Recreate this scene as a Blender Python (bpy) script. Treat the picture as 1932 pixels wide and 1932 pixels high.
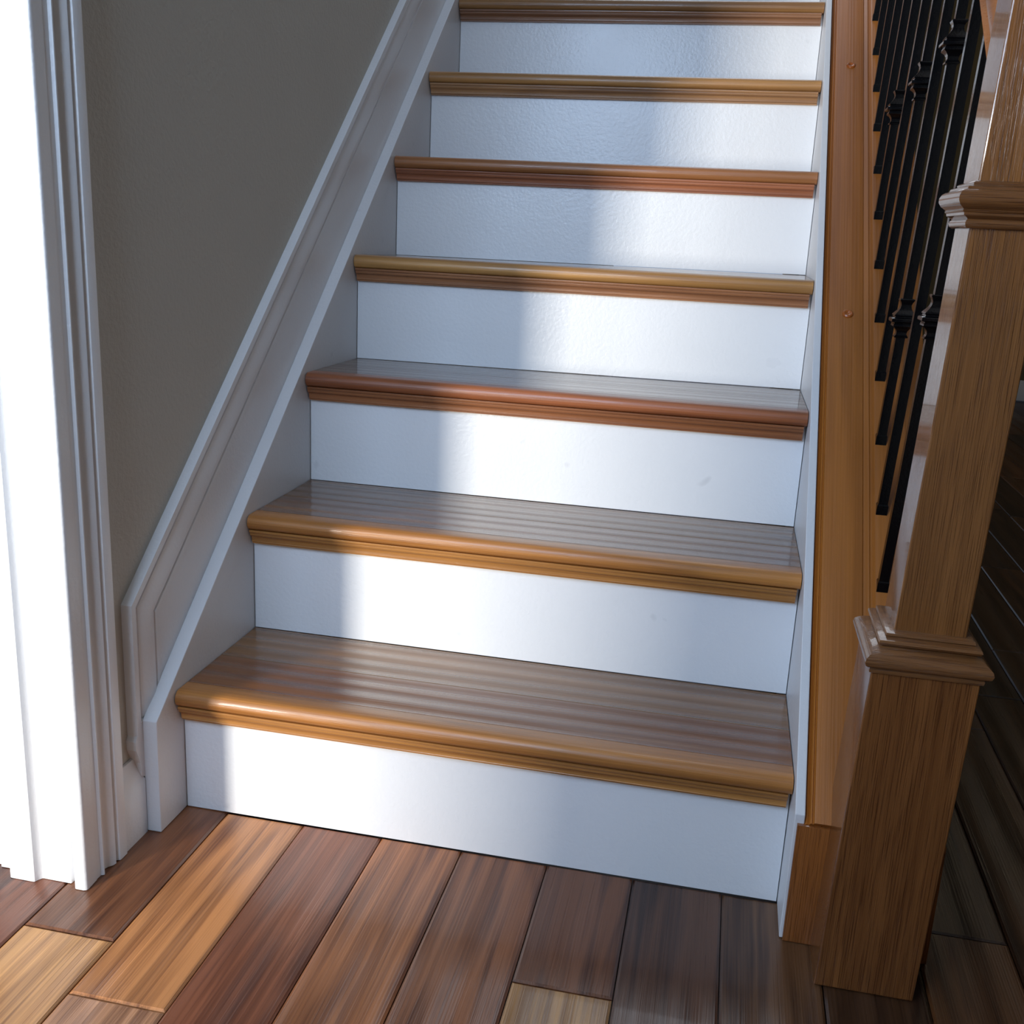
import bpy, bmesh, math, random
from mathutils import Vector, Matrix
random.seed(7)
C = bpy.context.scene.collection
for o in list(bpy.data.objects): bpy.data.objects.remove(o)

# ---------------------------------------------------------------- camera
CAM = Vector((0.6947, -1.2347, 0.8271))
YAW, PITCH, ROLL = 0.1933, 0.2658, 0.0497
FPX = 1992.5
def cam_axes():
    ca, sa = math.cos(YAW), math.sin(YAW); cb, sb = math.cos(PITCH), math.sin(PITCH)
    cr, sr = math.cos(ROLL), math.sin(ROLL)
    rz = Matrix.Rotation(YAW, 3, 'Z')
    f = Vector((0, cb, -sb)); r = Vector((1, 0, 0)); u = Vector((0, sb, cb))
    r2 = r*cr + u*sr; u2 = -r*sr + u*cr
    return rz @ r2, rz @ u2, rz @ f
cr_, cu_, cf_ = cam_axes()
cam = bpy.data.cameras.new('camera'); co = bpy.data.objects.new('camera', cam); C.objects.link(co)
m = Matrix.Identity(4)
for i in range(3):
    m[i][0] = cr_[i]; m[i][1] = cu_[i]; m[i][2] = -cf_[i]; m[i][3] = CAM[i]
co.matrix_world = m
cam.sensor_width = 36; cam.sensor_height = 36; cam.sensor_fit = 'HORIZONTAL'; cam.lens = FPX/1932*36
cam.clip_start = 0.02
bpy.context.scene.camera = co

# ---------------------------------------------------------------- light
vs = bpy.context.scene.view_settings
vs.view_transform = 'Standard'; vs.look = 'None'; vs.gamma = 1; vs.use_curve_mapping = False
vs.exposure = 0.0
W_ = bpy.data.worlds.new('world'); bpy.context.scene.world = W_; W_.use_nodes = True
bg = W_.node_tree.nodes['Background']; bg.inputs[0].default_value = (0.62, 0.76, 1.0, 1); bg.inputs[1].default_value = 0.55

def area(name, loc, target, sx, sy, col, power):
    l = bpy.data.lights.new(name, 'AREA'); l.shape = 'RECTANGLE'; l.size = sx; l.size_y = sy
    l.color = col; l.energy = power
    o = bpy.data.objects.new(name, l); C.objects.link(o); o.location = loc
    d = Vector(target) - Vector(loc)
    o.rotation_euler = d.to_track_quat('-Z', 'Y').to_euler()
    return o
# narrow bright sidelight of the entrance, far left behind the camera
area('sidelight_sun', (-1.20, -3.0, 0.85), (0.35, 0.3, 0.55), 0.28, 1.1, (1.0, 0.955, 0.87), 128)
# the sky seen through the glazed entrance
area('entrance_sky', (-1.55, -3.2, 1.35), (0.2, 0.0, 0.6), 2.2, 2.0, (0.50, 0.70, 1.0), 35)
# added blue fill behind the camera, shining through a made-up window
area('added_blue_fill', (0.0, -1.60, 1.62), (0.0, 0.0, 1.2), 0.64, 1.10, (0.52, 0.71, 1.0), 29)
# daylight coming down the stairwell from the upper landing
area('landing_sky', (0.45, 3.35, 3.30), (0.35, 1.0, 0.7), 1.0, 1.2, (0.88, 0.93, 1.0), 17)

# ---------------------------------------------------------------- helpers
def lin(c):
    return tuple(((v/255)/12.92 if v/255 <= .04045 else ((v/255+.055)/1.055)**2.4) for v in c)
def mesh_obj(name, verts, faces, mat, parent=None, smooth=False, tint=None):
    me = bpy.data.meshes.new(name); me.from_pydata([tuple(v) for v in verts], [], faces)
    bm = bmesh.new(); bm.from_mesh(me); bmesh.ops.recalc_face_normals(bm, faces=bm.faces); bm.to_mesh(me); bm.free()
    if smooth:
        for p in me.polygons: p.use_smooth = True
        try: me.set_sharp_from_angle(angle=math.radians(38))
        except Exception: pass
    if mat: me.materials.append(mat)
    o = bpy.data.objects.new(name, me); C.objects.link(o)
    if parent: o.parent = parent
    if tint: o.color = (*lin(tint), 1)
    return o
def box(name, a, b, mat, parent=None, bev=0.0, tint=None):
    bm = bmesh.new(); bmesh.ops.create_cube(bm, size=1)
    a = Vector(a); b = Vector(b)
    for v in bm.verts: v.co = Vector(((v.co.x+.5)*(b.x-a.x)+a.x, (v.co.y+.5)*(b.y-a.y)+a.y, (v.co.z+.5)*(b.z-a.z)+a.z))
    if bev: bmesh.ops.bevel(bm, geom=list(bm.edges), offset=bev, segments=2, profile=.6, affect='EDGES')
    me = bpy.data.meshes.new(name); bm.to_mesh(me); bm.free()
    if bev:
        for p in me.polygons: p.use_smooth = True
        try: me.set_sharp_from_angle(angle=math.radians(50))
        except Exception: pass
    me.materials.append(mat)
    o = bpy.data.objects.new(name, me); C.objects.link(o)
    if parent: o.parent = parent
    if tint: o.color = (*lin(tint), 1)
    return o
def loft(name, sections, mat, parent=None, tint=None, caps=True, smooth=True):
    """sections: list of equal-length closed rings of points"""
    n = len(sections[0]); V = []; F = []
    for s in sections: V += s
    for k in range(len(sections)-1):
        for i in range(n):
            j = (i+1) % n
            F.append((k*n+i, k*n+j, (k+1)*n+j, (k+1)*n+i))
    if caps:
        F.append(tuple(range(n))); F.append(tuple(range((len(sections)-1)*n, len(sections)*n)))
    return mesh_obj(name, V, F, mat, parent, smooth, tint)
def empty(name, loc, **kw):
    o = bpy.data.objects.new(name, None); C.objects.link(o); o.location = loc; o.empty_display_size = .05
    for k, v in kw.items(): o[k] = v
    bpy.context.view_layer.update()
    return o
def adopt(child, parent):
    child.parent = parent; child.matrix_parent_inverse = Matrix.Translation(-parent.location)

# ---------------------------------------------------------------- materials
def newmat(name):
    m = bpy.data.materials.new(name); m.use_nodes = True
    nt = m.node_tree; return m, nt, nt.nodes['Principled BSDF']
def N(nt, t, **kw):
    n = nt.nodes.new(t)
    for k, v in kw.items(): setattr(n, k, v)
    return n
def mth(nt, op, a, b=None, c=None):
    n = N(nt, 'ShaderNodeMath', operation=op)
    for i, v in enumerate((a, b, c)):
        if v is None: continue
        if isinstance(v, (int, float)): n.inputs[i].default_value = v
        else: nt.links.new(v, n.inputs[i])
    return n.outputs[0]
def wood(name, axis='Y', across=0.05, along=0.7, rings=16, contrast=1.0, rough=.28, coat=.0, pores=0.0, ripple=None, bump=.12, dark=(0.45, .34, .30), light=(1.45, 1.35, 1.2), streak=1.0, fine=.40):
    m, nt, bs = newmat(name); L = nt.links.new
    tc = N(nt, 'ShaderNodeTexCoord'); oi = N(nt, 'ShaderNodeObjectInfo')
    off = N(nt, 'ShaderNodeCombineXYZ')
    for i, k in enumerate((13.7, 7.1, 23.3)): L(mth(nt, 'MULTIPLY', oi.outputs['Random'], k), off.inputs[i])
    sc = {'X': (1/along, 1/across, 1/across), 'Y': (1/across, 1/along, 1/across), 'Z': (1/across, 1/across, 1/along)}[axis]
    def coords(f_ac, f_al):
        mp = N(nt, 'ShaderNodeVectorMath', operation='MULTIPLY')
        s = [v*f_ac for v in sc]; s['XYZ'.index(axis)] = sc['XYZ'.index(axis)]*f_al
        mp.inputs[1].default_value = s; L(tc.outputs['Object'], mp.inputs[0])
        ad = N(nt, 'ShaderNodeVectorMath', operation='ADD'); L(mp.outputs[0], ad.inputs[0]); L(off.outputs[0], ad.inputs[1])
        return ad.outputs[0]
    def noise(v, detail=3, dist=0., scale=1.):
        n = N(nt, 'ShaderNodeTexNoise'); n.inputs['Scale'].default_value = scale; n.inputs['Detail'].default_value = detail
        n.inputs['Distortion'].default_value = dist; L(v, n.inputs['Vector']); return n.outputs['Fac']
    nA = noise(coords(.55, .8), 2, .5)
    nB = noise(coords(2.4, 1.2), 4, .3)
    nC = noise(coords(14, 1.6), 4, .25)
    ring = mth(nt, 'SINE', mth(nt, 'MULTIPLY', nA, rings*2.2))
    ring = mth(nt, 'MULTIPLY_ADD', ring, .5, .5)
    f = mth(nt, 'MULTIPLY', nB, .9*streak)
    f = mth(nt, 'MULTIPLY_ADD', ring, .22, f)
    f = mth(nt, 'MULTIPLY_ADD', nC, fine, f)
    f = mth(nt, 'MULTIPLY_ADD', mth(nt, 'SUBTRACT', nA, .5), .9, f)
    f = mth(nt, 'SUBTRACT', f, .05+.5*fine+.45*streak)
    f = mth(nt, 'MULTIPLY_ADD', f, 1.15*contrast, .5)
    if pores:
        pn = noise(coords(24, 5.0), 1, 0)
        pz = N(nt, 'ShaderNodeMapRange'); pz.inputs[1].default_value = .56; pz.inputs[2].default_value = .70
        pz.inputs[3].default_value = 0; pz.inputs[4].default_value = pores; L(pn, pz.inputs[0])
        f = mth(nt, 'SUBTRACT', f, pz.outputs[0])
    mr = N(nt, 'ShaderNodeMix', data_type='RGBA'); mr.clamp_factor = True
    L(f, mr.inputs['Factor']); mr.inputs[6].default_value = (*dark, 1); mr.inputs[7].default_value = (*light, 1)
    mu = N(nt, 'ShaderNodeMix', data_type='RGBA', blend_type='MULTIPLY'); mu.inputs['Factor'].default_value = 1
    L(mr.outputs[2], mu.inputs[6]); L(oi.outputs['Color'], mu.inputs[7])
    L(mu.outputs[2], bs.inputs['Base Color'])
    rr = mth(nt, 'MULTIPLY_ADD', nC, .14, rough-.07); L(rr, bs.inputs['Roughness'])
    h = mth(nt, 'MULTIPLY', nC, .0005)
    if pores: h = mth(nt, 'MULTIPLY_ADD', pz.outputs[0], -.0006, h)
    if ripple:
        per, amp = ripple
        sx = N(nt, 'ShaderNodeSeparateXYZ'); L(tc.outputs['Object'], sx.inputs[0])
        w = mth(nt, 'MULTIPLY_ADD', nA, 2.2, mth(nt, 'MULTIPLY', sx.outputs['X' if axis == 'Y' else 'Y'], 2*math.pi/per))
        w = mth(nt, 'SINE', w)
        h = mth(nt, 'MULTIPLY_ADD', w, amp, h)
        h = mth(nt, 'MULTIPLY_ADD', noise(coords(.9, 1.3), 1), amp*2.5, h)
    bp = N(nt, 'ShaderNodeBump'); bp.inputs['Strength'].default_value = 1.0; bp.inputs['Distance'].default_value = bump*8
    L(h, bp.inputs['Height']); L(bp.outputs[0], bs.inputs['Normal'])
    if coat:
        bs.inputs['Coat Weight'].default_value = coat; bs.inputs['Coat Roughness'].default_value = .06
    return m
def paint(name, col, rough=.4, var=.06, marks=0.0, bump=.0003, coat=0.):
    m, nt, bs = newmat(name); L = nt.links.new
    tc = N(nt, 'ShaderNodeTexCoord')
    n = N(nt, 'ShaderNodeTexNoise'); n.inputs['Scale'].default_value = 7; n.inputs['Detail'].default_value = 4; L(tc.outputs['Object'], n.inputs['Vector'])
    n2 = N(nt, 'ShaderNodeTexNoise'); n2.inputs['Scale'].default_value = 26; n2.inputs['Detail'].default_value = 1; L(tc.outputs['Object'], n2.inputs['Vector'])
    mx = N(nt, 'ShaderNodeMix', data_type='RGBA')
    c = lin(col); mx.inputs[6].default_value = (*[v*(1-var) for v in c], 1); mx.inputs[7].default_value = (*[min(1, v*(1+var*.4)) for v in c], 1)
    L(n.outputs['Fac'], mx.inputs['Factor'])
    out = mx.outputs[2]
    if marks:
        mrg = N(nt, 'ShaderNodeMapRange'); mrg.inputs[1].default_value = .735; mrg.inputs[2].default_value = .80; mrg.inputs[4].default_value = marks
        L(n2.outputs['Fac'], mrg.inputs[0])
        m2 = N(nt, 'ShaderNodeMix', data_type='RGBA'); L(mrg.outputs[0], m2.inputs['Factor']); L(out, m2.inputs[6]); m2.inputs[7].default_value = (.22, .22, .23, 1)
        out = m2.outputs[2]
    L(out, bs.inputs['Base Color'])
    L(mth(nt, 'MULTIPLY_ADD', n.outputs['Fac'], .12, rough-.06), bs.inputs['Roughness'])
    n3 = N(nt, 'ShaderNodeTexNoise'); n3.inputs['Scale'].default_value = 160; n3.inputs['Detail'].default_value = 2; L(tc.outputs['Object'], n3.inputs['Vector'])
    bp = N(nt, 'ShaderNodeBump'); bp.inputs['Strength'].default_value = .5; bp.inputs['Distance'].default_value = bump*3
    L(n3.outputs['Fac'], bp.inputs['Height']); L(bp.outputs[0], bs.inputs['Normal'])
    if coat: bs.inputs['Coat Weight'].default_value = coat; bs.inputs['Coat Roughness'].default_value = .15
    return m
M_RISER = paint('white riser paint', (236, 237, 238), .30, .03, marks=.16)
M_TRIM = paint('white trim paint', (232, 232, 233), .36, .04, marks=.0)
M_SKIRT = paint('white skirt paint', (226, 226, 227), .38, .06, marks=.15)
M_CASING = paint('white casing paint', (240, 240, 240), .34, .02)
M_WALL = paint('greige wall paint', (196, 192, 181), .75, .05, bump=.0006)
M_HALL = paint('olive hall wall paint', (112, 98, 68), .85, .05)
M_CEIL = paint('ceiling paint', (225, 225, 222), .8, .02)
M_DRYWALL = paint('half wall paint', (150, 143, 130), .8, .04)
M_FLOOR = wood('acacia floor', 'Y', .030, .50, 15, 1.7, .30, coat=.10, ripple=(.055, .0008), fine=.62)
M_SUB = wood('dark floor edge', 'Y', .05, .6, 10, 1, .4)
M_TREAD = wood('tread acacia', 'X', .050, 1.1, 9, .75, .22, coat=.4, ripple=(.035, .0008))
M_NOSE = wood('nosing acacia', 'X', .016, .5, 10, .8, .34, coat=.14)
M_OAK = wood('stained oak upright', 'Z', .018, .35, 9, .7, .20, coat=.55, pores=.55, dark=(.5, .40, .34), light=(1.3, 1.25, 1.15))
M_OAKX = wood('stained oak moulding', 'X', .014, .25, 9, .75, .22, coat=.5, pores=.5, dark=(.5, .40, .34), light=(1.3, 1.25, 1.15))
M_OAKY = wood('stained oak cap', 'Y', .05, .9, 11, .85, .30, coat=.08, dark=(.55, .45, .40), light=(1.35, 1.25, 1.15))
def iron():
    m, nt, bs = newmat('satin black iron')
    bs.inputs['Base Color'].default_value = (.0025, .0025, .003, 1); bs.inputs['Roughness'].default_value = .20; bs.inputs['Specular IOR Level'].default_value = .5
    tc = N(nt, 'ShaderNodeTexCoord'); n = N(nt, 'ShaderNodeTexNoise'); n.inputs['Scale'].default_value = 300; nt.links.new(tc.outputs['Object'], n.inputs['Vector'])
    bp = N(nt, 'ShaderNodeBump'); bp.inputs['Strength'].default_value = .25; bp.inputs['Distance'].default_value = .0006
    nt.links.new(n.outputs['Fac'], bp.inputs['Height']); nt.links.new(bp.outputs[0], bs.inputs['Normal'])
    return m
M_IRON = iron()

# ---------------------------------------------------------------- dimensions
G, W, R1, R = 0.2307, 0.8262, 0.1887, 0.19
S = R/G                       # slope of the flight
SKC = 0.2265                  # skirt top: z = SKC + S*y
NST = 10
def tz(k): return R1 + (k-1)*R

# ---------------------------------------------------------------- floor
floor = box('floor', (-3.2, -4.0, -.06), (3.4, 5.4, -.010), M_SUB, tint=(60, 38, 28)); floor['kind'] = 'structure'
edges = [-.98, -.865, -.75, -.635, -.52, -.405, -.29, -.172, -.055, .062, .177, .292, .406, .525, .64, .756, .873, .99, 1.105, 1.208, 1.308, 1.415, 1.52, 1.63, 1.745, 1.86, 1.975, 2.09, 2.205]
special = {  # column index by left edge -> list of (y joints), tints from far to near
    -.172: ([-.9], [(108, 66, 48), (120, 80, 55)]),
    -.055: ([-.288, -1.0], [(112, 72, 48), (182, 136, 88), (120, 80, 55)]),
    .062: ([-.376, -1.1], [(174, 120, 76), (165, 122, 92), (110, 70, 50)]),
    .177: ([-.8], [(120, 72, 50), (150, 100, 70)]),
    .292: ([-.62], [(152, 98, 62), (110, 70, 50)]),
    .406: ([-.95], [(124, 78, 50), (150, 100, 70)]),
    .525: ([-.232, -1.0], [(100, 64, 44), (150, 112, 66), (110, 70, 50)]),
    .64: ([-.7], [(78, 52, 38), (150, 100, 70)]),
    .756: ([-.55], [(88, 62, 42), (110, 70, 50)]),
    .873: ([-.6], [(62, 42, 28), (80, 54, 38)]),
}
pool = [(110, 66, 46), (84, 54, 38), (140, 96, 62), (98, 70, 46), (72, 46, 34), (124, 84, 56)]
def plank(x0, x1, y0, y1, tint, dz=0.):
    g = .0007; x0 += g; x1 -= g; y0 += g; y1 -= g; b = .0030; t = dz; s = dz-.0018; z = -.012
    V = [(x0, y0, z), (x1, y0, z), (x1, y1, z), (x0, y1, z), (x0, y0, s), (x1, y0, s), (x1, y1, s), (x0, y1, s),
         (x0+b, y0+b, t), (x1-b, y0+b, t), (x1-b, y1-b, t), (x0+b, y1-b, t)]
    F = [(0, 3, 2, 1), (8, 9, 10, 11)]
    for i in range(4):
        j = (i+1) % 4; F += [(i, j, 4+j, 4+i), (4+i, 4+j, 8+j, 8+i)]
    return mesh_obj('plank', V, F, M_FLOOR, floor, False, tint)
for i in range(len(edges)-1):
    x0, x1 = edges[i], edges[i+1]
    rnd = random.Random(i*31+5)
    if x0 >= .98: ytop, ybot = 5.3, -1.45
    elif x0 >= .86: ytop, ybot = 5.3 if False else .25, -1.45
    elif x0 > -.06: ytop, ybot = (-.010 if x0 > .0 else -.0), -1.45
    elif x0 > -.2: ytop, ybot = -.15, -1.45
    else: ytop, ybot = -.19, -1.45
    if x0 in special:
        js, ts = special[x0]; ys = [ytop+.012]+js+[ybot]
    else:
        ys = [ytop]; y = ytop
        cur = [] ; ts = []
        y = ytop - rnd.uniform(.2, .9)
        while y > ybot+.15: ys.append(y); y -= rnd.uniform(.45, 1.1)
        ys.append(ybot)
        if abs(x0-1.208) < .01: ys = [5.3, 4.1, 3.0, 1.9, .78, -.3, ybot]
        if abs(x0-1.105) < .01: ys = [5.3, 4.5, 3.4, 2.3, 1.45, .62, -.5, ybot]
        if abs(x0-1.308) < .01: ys = [5.3, 3.8, 2.6, 1.04, .1, -.8, ybot]
        pl_ = pool if x0 < .98 else [(66, 42, 24), (50, 32, 20), (76, 48, 28), (44, 28, 18), (58, 38, 22)]  # planks right of the newel darkened in their tint to imitate shade
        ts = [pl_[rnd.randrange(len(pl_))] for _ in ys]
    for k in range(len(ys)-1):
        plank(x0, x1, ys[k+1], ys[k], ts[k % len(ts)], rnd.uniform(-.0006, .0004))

# ---------------------------------------------------------------- staircase
stair = empty('staircase', (W/2, 0, 0), label='staircase with white risers, glossy brown wooden treads and moulded rounded nosings', category='staircase')
# tread tints: nosing, front board, rear board, cove
TT = {1: ((178, 124, 66), (124, 82, 50), (132, 98, 64), (184, 134, 76)), 2: ((176, 122, 64), (118, 84, 56), (114, 86, 60), (180, 130, 72)),
      3: ((144, 88, 56), (112, 86, 66), (108, 86, 68), (148, 98, 64)), 4: ((170, 130, 78), (140, 112, 84), (140, 112, 90), (150, 106, 74)),
      5: ((158, 108, 66), (140, 100, 70), (140, 100, 70), (156, 100, 70)), 6: ((164, 124, 76), (140, 100, 70), (140, 100, 70), (162, 124, 86)),
      7: ((142, 106, 66), (140, 100, 70), (140, 100, 70), (136, 98, 70))}
for _k in (8, 9, 10): TT[_k] = TT[6]
BACK = {4: (-.0045, 0.), 3: (-.003, 0.)}     # settling of the rear edge (left, right)
NOSE_Y = .0245
def tread_profile(y, z):
    """front board: bullnose edge, 27 mm thick; returns (y,z) ring"""
    P = []
    r = .0118
    for a in range(0, 9):
        t = math.pi/2 + a*math.pi/8
        P.append((y - NOSE_Y + r*.95 + r*.95*math.cos(t), z - r + r*math.sin(t)))
    return P
tread_names = ['lowest tread, golden nosing', 'second tread, golden nosing', 'reddish brown third tread', 'fourth tread, olive brown nosing']
for k in range(1, NST+1):
    y = (k-1)*G; z = tz(k); e = .0012
    t1, t2, t3, t4 = TT[k]
    s0 = y + .012; s1_ = y + .112
    bl, br = BACK.get(k, (0, 0))
    x0, x1 = e, W - e
    def board(name, ya, yb, za, zb_, mat, tint, par):
        # za / zb_: top heights (left, right) at front and rear edge
        b_ = .0007
        V = [(x0, ya, z-.0236), (x1, ya, z-.0236), (x1, yb, z-.0236), (x0, yb, z-.0236),
             (x0, ya, za[0]-b_), (x1, ya, za[1]-b_), (x1, yb, zb_[1]-b_), (x0, yb, zb_[0]-b_),
             (x0, ya+b_, za[0]), (x1, ya+b_, za[1]), (x1, yb-b_, zb_[1]), (x0, yb-b_, zb_[0])]
        F = [(0, 3, 2, 1), (8, 9, 10, 11)]
        for i in range(4):
            j = (i+1) % 4; F += [(i, j, 4+j, 4+i), (4+i, 4+j, 8+j, 8+i)]
        return mesh_obj(name, V, F, mat, par, False, tint)
    yr = y + G - .0005
    fr_ = (s1_-s0)/(yr-s0)
    mid = (z+bl*fr_, z+br*fr_)
    t = board('tread', s0+.0002, s1_-.0002, (z, z), mid, M_TREAD, t2, None); adopt(t, stair)
    if k == 3: t['label'] = 'reddish brown tread'
    b = board('board', s1_+.0002, yr, mid, (z+bl, z+br), M_TREAD, t3, t)
    ring = tread_profile(y, z) + [(s0, z-.0236), (s0, z-.0003), (s0-.0004, z)]
    nz = loft('nosing', [[(x0, p[0], p[1]) for p in ring], [(x1, p[0], p[1]) for p in ring]], M_NOSE, t, t1)
    # cove moulding under the nosing
    zt = z - .0236
    pr = [(y+.0, zt), (y-.0196, zt), (y-.0196, zt-.0030), (y-.0188, zt-.0042), (y-.0172, zt-.0048), (y-.0168, zt-.0085), (y-.0156, zt-.0098)]
    for a in range(1, 7):
        th = a/6*math.pi/2
        pr.append((y-.0156+.0054*math.sin(th), zt-.0098-.0100*(1-math.cos(th))))
    pr += [(y-.0108, zt-.0205), (y-.0084, zt-.0212), (y-.0080, zt-.0237), (y, zt-.0237)]
    xr = x1 - .004
    cv = loft('cove_moulding', [[(x0+.001, p[0], p[1]) for p in pr], [(xr, p[0], p[1]) for p in pr]], M_NOSE, t, t4)
    # riser
    zb = 0.002 if k == 1 else tz(k-1) + .0012
    bl0, br0 = BACK.get(k-1, (0, 0))
    bl0 = bl0 - .0005
    V = [(x0, y, zb+bl0), (x1, y, zb+br0), (x1, y+.018, zb+br0), (x0, y+.018, zb+bl0), (x0, y, z-.0238), (x1, y, z-.0238), (x1, y+.018, z-.0238), (x0, y+.018, z-.0238)]
    rs = mesh_obj('riser', V, [(0, 3, 2, 1), (4, 5, 6, 7), (0, 1, 5, 4), (1, 2, 6, 5), (2, 3, 7, 6), (3, 0, 4, 7)], M_RISER)
    adopt(rs, stair)
yE = NST*G
# skirt boards
def skirt(name, xa, xb, c, yf=-.0712):
    zf = c + S*yf
    ring = [(yf, .0005), (yf, zf), (yE, c+S*yE), (yE, c+S*yE-.42), (.28, .0005)]
    b = .0012
    secs = []
    for x, i in ((xa, 0), (xb, 0)):
        secs.append([(x, p[0], p[1]) for p in ring])
    o = loft(name, secs, M_SKIRT, None, smooth=False); adopt(o, stair)
    md = o.modifiers.new('bevel', 'BEVEL'); md.width = .0012; md.segments = 2; md.limit_method = 'ANGLE'
    return o
s1 = skirt('skirt_board', -.0212, 0.0, .2245); s1['label'] = 'white skirt board along the greige wall'
s2 = skirt('skirt_board', W, W+.0118, .229); s2['label'] = 'white skirt board beside the oak cap'

# ---------------------------------------------------------------- left wall, trims
XW = -.034
wl = box('wall_left', (XW-.12, -.188, 0), (XW, 5.3, 2.62), M_WALL); wl['kind'] = 'structure'
# moulded trim above the skirt (sloping run, mitred to a short upright)
prof = [(0, .0), (0, .012), (.0010, .0145), (.0100, .0150), (.0120, .0135), (.0135, .0100), (.0165, .0095), (.0180, .0120), (.0230, .0132), (.0330, .0142), (.0430, .0152), (.0500, .0150),
        (.0535, .0140), (.0545, .0112), (.0570, .0112), (.0580, .0140), (.0630, .0140), (.0640, .0128), (.30, .0128), (.30, .0)]
c_out = .335 + .084*.8345; s_out = .8345
th = math.atan(s_out)
ycor = -.0865
def run_pt(d, along_y=None):
    # perpendicular offset d from outer line of the slope
    return c_out - d/math.cos(th)
secA = []; secM = []; secE = []
for d, h in prof:
    x = XW + h
    yv = ycor + d                        # upright part, offset in +y
    zc = run_pt(d) + s_out*yv            # mitre corner
    zlow = .142
    if zc < zlow: zc = zlow + .001
    secA.append((x, yv, zlow)); secM.append((x, yv, zc)); secE.append((x, yE, run_pt(d) + s_out*yE))
tr = loft('trim_1', [secA, secM, secE], M_TRIM, None, smooth=True); tr['kind'] = 'structure'
ck = [(-.0905, .1425), (-.0900, .130), (-.0850, .119), (-.0810, .108), (-.0790, .088), (-.0690, .082), (-.0695, .168), (-.0800, .160)]
ckm = loft('trim_3', [[(XW, a, b) for a, b in ck], [(-.0200, a, b) for a, b in ck]], M_TRIM, None, smooth=False); ckm['kind'] = 'structure'
# baseboard between casing and skirt
bp = [(0, .0), (.0145, .0), (.0145, .080), (.0125, .083), (.0120, .089), (.0085, .098), (.0060, .105), (.0055, .110), (.0040, .113), (0, .113)]
bb = loft('baseboard_left', [[(XW+h, -.130, z) for h, z in bp], [(XW+h, -.0725, z) for h, z in bp]], M_TRIM, None); bb['kind'] = 'structure'

# ---------------------------------------------------------------- door casing at the outside corner
cas = empty('door_1', (-.06, -.2, 0), kind='structure')
XC, YC = -.021, -.213
side = [(-.0215, -.190), (-.0212, -.2090), (-.0300, -.2083), (-.0300, -.2050), (-.0225, -.2042), (-.0222, -.1802), (-.0188, -.1785), (-.0186, -.1770), (-.0225, -.1750), (-.0262, -.1715), (-.0262, -.1680), (-.0235, -.1620), (-.0195, -.1570),
        (-.0180, -.1520), (-.0215, -.1490), (-.0225, -.1465), (-.0172, -.1440), (-.0166, -.1425), (-.0168, -.1280), (-.0180, -.1268), (XW, -.1268), (XW, -.190)]
side[0] = (-.034, -.208)
sd = loft('side_casing', [[(x, y, .0008) for x, y in side], [(x, y, 2.12) for x, y in side]], M_CASING, None); adopt(sd, cas)
front = [(-.0345, -.188), (-.0216, -.190), (-.0206, -.2075), (-.0206, -.2105), (-.0222, -.2130), (-.0250, -.2140), (-.0350, -.2140), (-.0370, -.2130), (-.0385, -.2040), (-.0400, -.1975), (-.0472, -.1975), (-.0474, -.2045), (-.0485, -.2054), (-.0700, -.2054), (-.0862, -.2052),
         (-.0880, -.2060), (-.0908, -.2100), (-.0926, -.2142), (-.0945, -.2150), (-.1250, -.2148), (-.1270, -.2140), (-.1275, -.2000), (-.1275, -.188)]
fr = loft('front_casing', [[(x, y, .0008) for x, y in front], [(x, y, 2.12) for x, y in front]], M_CASING, None); adopt(fr, cas)
jb = box('jamb', (-.152, -.1985, .001), (-.1280, -.04, 2.10), M_CASING, None, .001); adopt(jb, cas)
st = box('stop', (-.170, -.1940, .001), (-.1522, -.06, 2.09), M_CASING, None, .001); adopt(st, cas)
wf = box('wall_front', (-3.1, -.185, 0), (-1.05, -.06, 2.62), M_WALL); wf['kind'] = 'structure'

# ---------------------------------------------------------------- railing side
rail = empty('stair_railing', (.92, 0, 0), label='stair railing with square oak newel post and black iron balusters', category='railing')
hw = loft('wall_right', [[(W+.0122, -.060, 0), (W+.0122, -.060, SKC-.02+S*-.060), (W+.0122, yE, SKC-.02+S*yE), (W+.0122, yE, 0)],
                          [(.985, -.060, 0), (.985, -.060, SKC-.02+S*-.060), (.985, yE, SKC-.02+S*yE), (.985, yE, 0)]], M_DRYWALL, None, smooth=False)
hw['kind'] = 'structure'
# end board of the half wall
hb = box('trim_2', (W+.0035, -.0768, .0008), (.997, -.0602, SKC+S*-.0768-.004), M_OAK, None, .0008, (150, 92, 44)); hb['kind'] = 'structure'
# cap: local frame, y along the slope
ang = math.atan(S)
capE = bpy.data.objects.new('tmp', None)
def slope_matrix(y0, c):
    return Matrix.Translation((0, y0, c+S*y0)) @ Matrix.Rotation(ang, 4, 'X')
CAPC = .2295
mcap = slope_matrix(-.0775, CAPC)
Lc = (yE+.0775)/math.cos(ang)
x0 = W+.0120
cp = [(x0, -.024), (x0-.0002, -.012), (x0+.0006, -.0085), (x0+.0016, -.0070), (x0+.0034, -.0075), (x0+.0044, -.0082), (x0+.0052, -.0060), (x0+.0062, -.0034), (x0+.0076, -.0026), (x0+.0086, -.0042), (x0+.0096, -.0036), (x0+.0104, -.0006), (x0+.0122, 0),
      (.9020, 0), (.9035, -.0013), (.9060, -.0010), (.9085, .0012), (.9110, .0014), (.9125, .0004), (.9150, .0006), (.9165, .0024), (.9180, .0040), (.9195, .0044), (.9700, .0044), (.9830, 0), (.9950, -.006), (.9970, -.012), (.9970, -.024)]
cap = loft('base_rail', [[(p[0], 0, p[1]) for p in cp], [(p[0], Lc, p[1]) for p in cp]], M_OAKY, None, (156, 97, 37))
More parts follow.
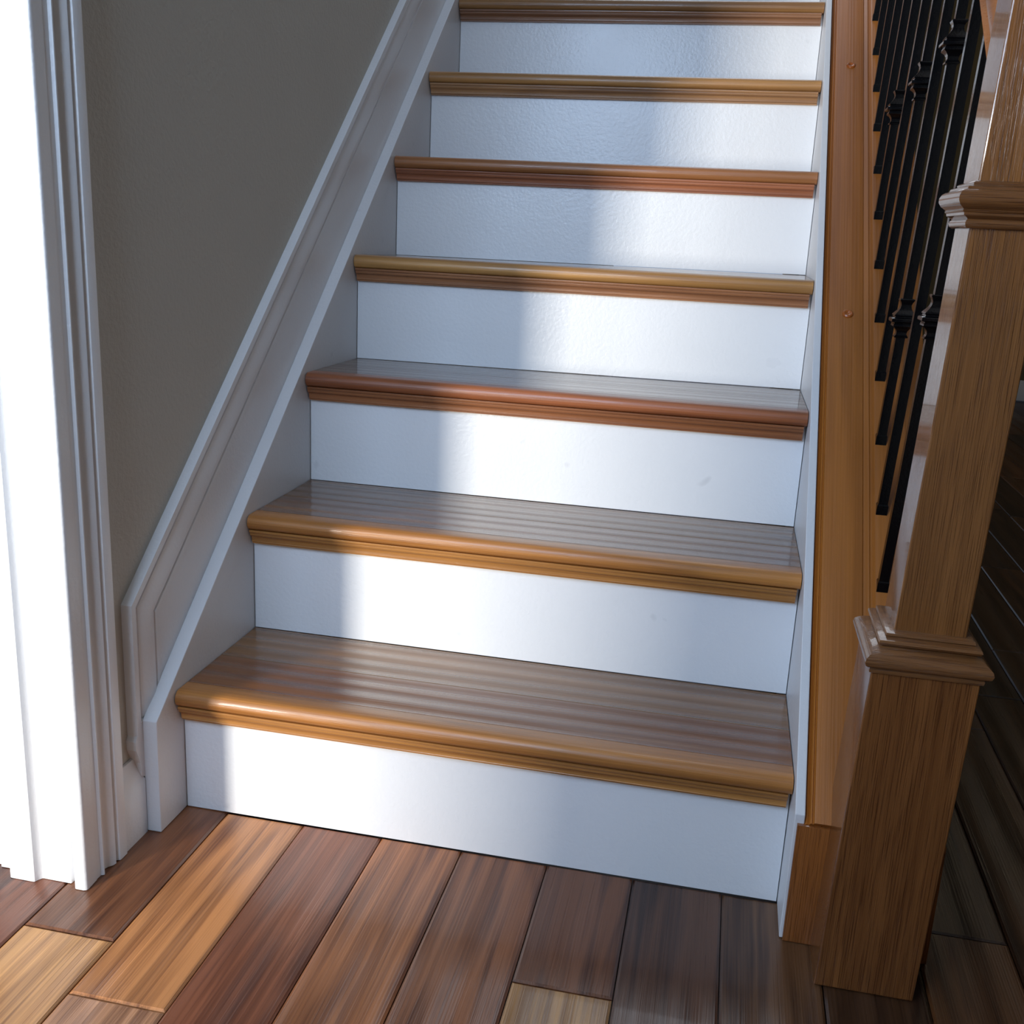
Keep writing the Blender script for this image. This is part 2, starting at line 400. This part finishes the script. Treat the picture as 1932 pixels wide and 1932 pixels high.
cap.matrix_world = mcap; cap.parent = rail; cap.matrix_parent_inverse = Matrix.Translation(-rail.location)
cap['label'] = 'sloping oak cap of the half wall'
# front end sloped cut sits on end board
def plug(y, x=.8785):
    bm = bmesh.new(); rings = []
    n = 20; V = []; F = []
    for r, h in ((.0088, .0), (.0084, .0018), (.0066, .0032), (.0040, .0030), (.0022, .0014)):
        V += [(r*math.cos(2*math.pi*i/n), r*math.sin(2*math.pi*i/n), h) for i in range(n)]
    for k in range(4):
        for i in range(n):
            j = (i+1) % n; F.append((k*n+i, k*n+j, (k+1)*n+j, (k+1)*n+i))
    F.append(tuple(range(4*n, 5*n)))
    o = mesh_obj('screw_plug', V, F, M_OAKY, None, True, (150, 84, 36))
    d = (y+.0775)/math.cos(ang)
    o.location = (x, d, 0.0002); o.parent = cap
    return o
plug(.586); plug(1.138)

# balusters
LEAN = .042
BX, BH = .9268, .00635
bases = [(.174+.0987*k) for k in range(19)]
ztop_c = 1.026
def leanx(x, z, z0): return x + LEAN*(z-z0)
def square_ring(cx, cy, z, h, z0, hy=None):
    hy = hy or h
    cx = leanx(cx, z, z0)
    return [(cx-h, cy-hy, z), (cx+h, cy-hy, z), (cx+h, cy+hy, z), (cx-h, cy+hy, z)]
KN = [(-.0330, .0064), (-.0328, .0085), (-.0305, .0088), (-.0298, .0080), (-.0262, .0068), (-.0215, .0072), (-.0170, .0092), (-.0132, .0125), (-.0120, .0135), (-.0100, .0136), (-.0092, .0128), (-.0080, .0128), (-.0070, .0160), (-.0055, .0174), (-.0015, .0174), (.0002, .0160),
      (.0012, .0135), (.0030, .0130), (.0045, .0146), (.0060, .0140), (.0080, .0128), (.0120, .0098), (.0165, .0074), (.0215, .0067), (.0262, .0076), (.0295, .0090), (.0310, .0092), (.0325, .0085), (.0328, .0064)]
KN = [(a*.80, .0064+(h-.0064)*(1.0 if abs(a) < .013 else 1.25)) for a, h in KN]
for k, by in enumerate(bases):
    cy = by + BH
    z0 = CAPC + S*by + .0062
    zt = ztop_c + S*by + .012
    r = [square_ring(BX, cy, z0+S*0-.012, BH, z0), square_ring(BX, cy, zt, BH, z0)]
    # bottom follows slope
    b = loft('baluster', r, M_IRON, None, smooth=False); adopt(b, rail)
    b['label'] = 'plain square black iron baluster' if k % 2 else ('black iron baluster with one knuckle' if k % 4 == 0 else 'black iron baluster with two knuckles')
    sh = loft('shoe', [square_ring(BX, cy, z0-.006, BH+.0012, z0), square_ring(BX, cy, z0+.0115, BH+.0012, z0), square_ring(BX, cy, z0+.0135, BH+.0002, z0)], M_IRON, b, smooth=False)
    if k % 2 == 0:
        for dz in ((.362,) if k % 4 == 0 else (.183, .548)):
            zz = z0 + dz
            kn = loft('knuckle', [square_ring(BX, cy, zz+a*1.05, h, z0) for a, h in KN], M_IRON, b, smooth=True)

# handrail
zr = .0
def rp(y, c): return c + S*y
hp = [(.0335, 0), (.0345, .003), (.0310, .008), (.0292, .014), (.0300, .019), (.0340, .023), (.0357, .034), (.0340, .046), (.0260, .056), (.0120, .061), (0, .062)]
hp = hp + [(-a, b) for a, b in reversed(hp[:-1])]
RXc = .950
secs = []
for y in (-.062, yE):
    xc = RXc + (0 if y < 0 else -.006)
    secs.append([(xc+a, y, 1.0360 + S*y + h) for a, h in hp])
hr = loft('handrail', secs, M_OAKY, None, (150, 96, 52)); adopt(hr, rail)

# newel post (slightly out of plumb)
NL = .0312
NX, NY, NH = .9168, -.0935, .0545
def nring(z, h, cy=NY, n=None):
    cx = NX + NL*z
    return [(cx-h, cy-h, z), (cx+h, cy-h, z), (cx+h, cy+h, z), (cx-h, cy+h, z)]
nw = loft('newel_post', [nring(.0008, NH), nring(.398, NH)], M_OAK, None, (130, 84, 46), smooth=False); adopt(nw, rail)
nw['label'] = 'square oak newel post with moulded collars'
md = nw.modifiers.new('bevel', 'BEVEL'); md.width = .0016; md.segments = 2; md.limit_method = 'ANGLE'
UH = .0363
col1 = [(.392, NH-.001), (.392, NH+.0022), (.3955, NH+.0028), (.3975, NH+.0022), (.3985, NH+.0050), (.4010, NH+.0078), (.4050, NH+.0090), (.4090, NH+.0078), (.4120, NH+.0046), (.4150, NH+.0005), (.4180, NH-.0062), (.4205, NH-.0085),
        (.4212, NH-.0050), (.4240, NH-.0030), (.4268, NH-.0040), (.4285, NH-.0078), (.4295, NH-.0112), (.4305, NH-.0098), (.4330, NH-.0105), (.4345, NH-.0140), (.4350, UH-.001)]
c1 = loft('lower_collar', [nring(z, h) for z, h in col1], M_OAKX, nw, (132, 90, 54), smooth=True)
up = loft('upper_post', [nring(.425, UH), nring(1.16, UH)], M_OAK, nw, (136, 91, 50), smooth=False)
md = up.modifiers.new('bevel', 'BEVEL'); md.width = .0016; md.segments = 2; md.limit_method = 'ANGLE'
col2 = [(.8440, UH-.001), (.8442, UH+.0030), (.8460, UH+.0052), (.8490, UH+.0060), (.8515, UH+.0052), (.8525, UH+.0040), (.8545, UH+.0062), (.8560, UH+.0088), (.8585, UH+.0094), (.8592, UH+.0104), (.8605, UH+.0110), (.8610, UH+.0102), (.8622, UH+.0112), (.8650, UH+.0148), (.8690, UH+.0172), (.8730, UH+.0174),
        (.8770, UH+.0155), (.8790, UH+.0130), (.8798, UH+.0100), (.8805, UH+.0098), (.8820, UH+.0092), (.8830, UH+.0070), (.8838, UH+.0042), (.8855, UH+.0046), (.8870, UH+.0030), (.8880, UH-.001)]
c2 = loft('upper_collar', [nring(z, h) for z, h in col2], M_OAKX, nw, (120, 80, 46), smooth=True)
capp = [(1.150, UH-.001), (1.150, UH+.006), (1.156, UH+.012), (1.166, UH+.015), (1.174, UH+.012), (1.178, UH+.008), (1.190, UH-.004), (1.200, .004)]
c3 = loft('post_cap', [nring(z, h) for z, h in capp], M_OAKX, nw, (120, 80, 46), smooth=True)

# ---------------------------------------------------------------- the rest of the hall
wb = box('wall_back', (.985, 5.2, 0), (3.3, 5.32, 2.62), M_HALL); wb['kind'] = 'structure'
lamp = empty('added_hall_lamp', (1.9, 4.0, 2.62), label='added unseen round lamp that brightens the far hall', category='lamp')  # lamp added out of view to brighten the far hall wall
def disc(name, r0, r1, z0, z1, mat, n=28):
    return loft(name, [[(1.9+r*math.cos(2*math.pi*i/n), 4.0+r*math.sin(2*math.pi*i/n), z) for i in range(n)] for r, z in ((r0, z0), (r1, z1))], mat, None)
me_, nt_, bs_ = newmat('added lamp glass'); bs_.inputs['Emission Color'].default_value = (1, .80, .52, 1); bs_.inputs['Emission Strength'].default_value = 9
adopt(disc('base', .15, .15, 2.619, 2.60, M_CEIL), lamp); adopt(disc('diffuser', .13, .10, 2.5995, 2.55, me_), lamp)
wr = box('wall_side', (3.2, -1.45, 0), (3.32, 5.2, 2.62), M_HALL); wr['kind'] = 'structure'
def holed_wall(name, x0, x1, y0, y1, z1, hx0, hx1, hz0, hz1):
    bm = bmesh.new()
    for a, b, c, d in ((x0, hx0, 0, z1), (hx1, x1, 0, z1), (hx0, hx1, 0, hz0), (hx0, hx1, hz1, z1)):
        r = bmesh.ops.create_cube(bm, size=1)
        for v in r['verts']: v.co = Vector(((v.co.x+.5)*(b-a)+a, (v.co.y+.5)*(y1-y0)+y0, (v.co.z+.5)*(d-c)+c))
    me = bpy.data.meshes.new(name); bm.to_mesh(me); bm.free(); me.materials.append(M_WALL)
    o = bpy.data.objects.new(name, me); C.objects.link(o); o['kind'] = 'structure'; return o
we = holed_wall('wall_light_block', -.41, 3.3, -1.62, -1.50, 2.62, -.33, .33, 1.06, 2.18)  # unseen wall, its left end placed to cut the beam's right side
wn = empty('added_window_1', (.0, -1.5, 1.06), kind='structure')  # made-up window around the added fill light
for a, b in (((-.39, -1.4995, 1.00), (-.33, -1.48, 2.24)), ((.33, -1.4995, 1.00), (.39, -1.48, 2.24)), ((-.33, -1.4995, 2.18), (.33, -1.48, 2.24)), ((-.40, -1.4995, .97), (.42, -1.46, 1.0598))):
    adopt(box('added_window_frame', a, b, M_TRIM, None, .002), wn)
bm = bmesh.new()
for a, b, c, d in ((-3.2, 3.4, -1.62, .7), (-3.2, -.154, .7, 4.2), (1.0, 3.4, .7, 4.2), (-3.2, 3.4, 4.2, 5.4)):
    r = bmesh.ops.create_cube(bm, size=1)
    for v in r['verts']: v.co = Vector(((v.co.x+.5)*(b-a)+a, (v.co.y+.5)*(d-c)+c, 2.62+(v.co.z+.5)*.12))
me = bpy.data.meshes.new('ceiling'); bm.to_mesh(me); bm.free(); me.materials.append(M_CEIL)
ce = bpy.data.objects.new('ceiling', me); C.objects.link(ce); ce['kind'] = 'structure'
b2 = loft('baseboard_back', [[(.99, 5.2-h, z) for h, z in bp], [(3.2, 5.2-h, z) for h, z in bp]], M_TRIM, None); b2['kind'] = 'structure'
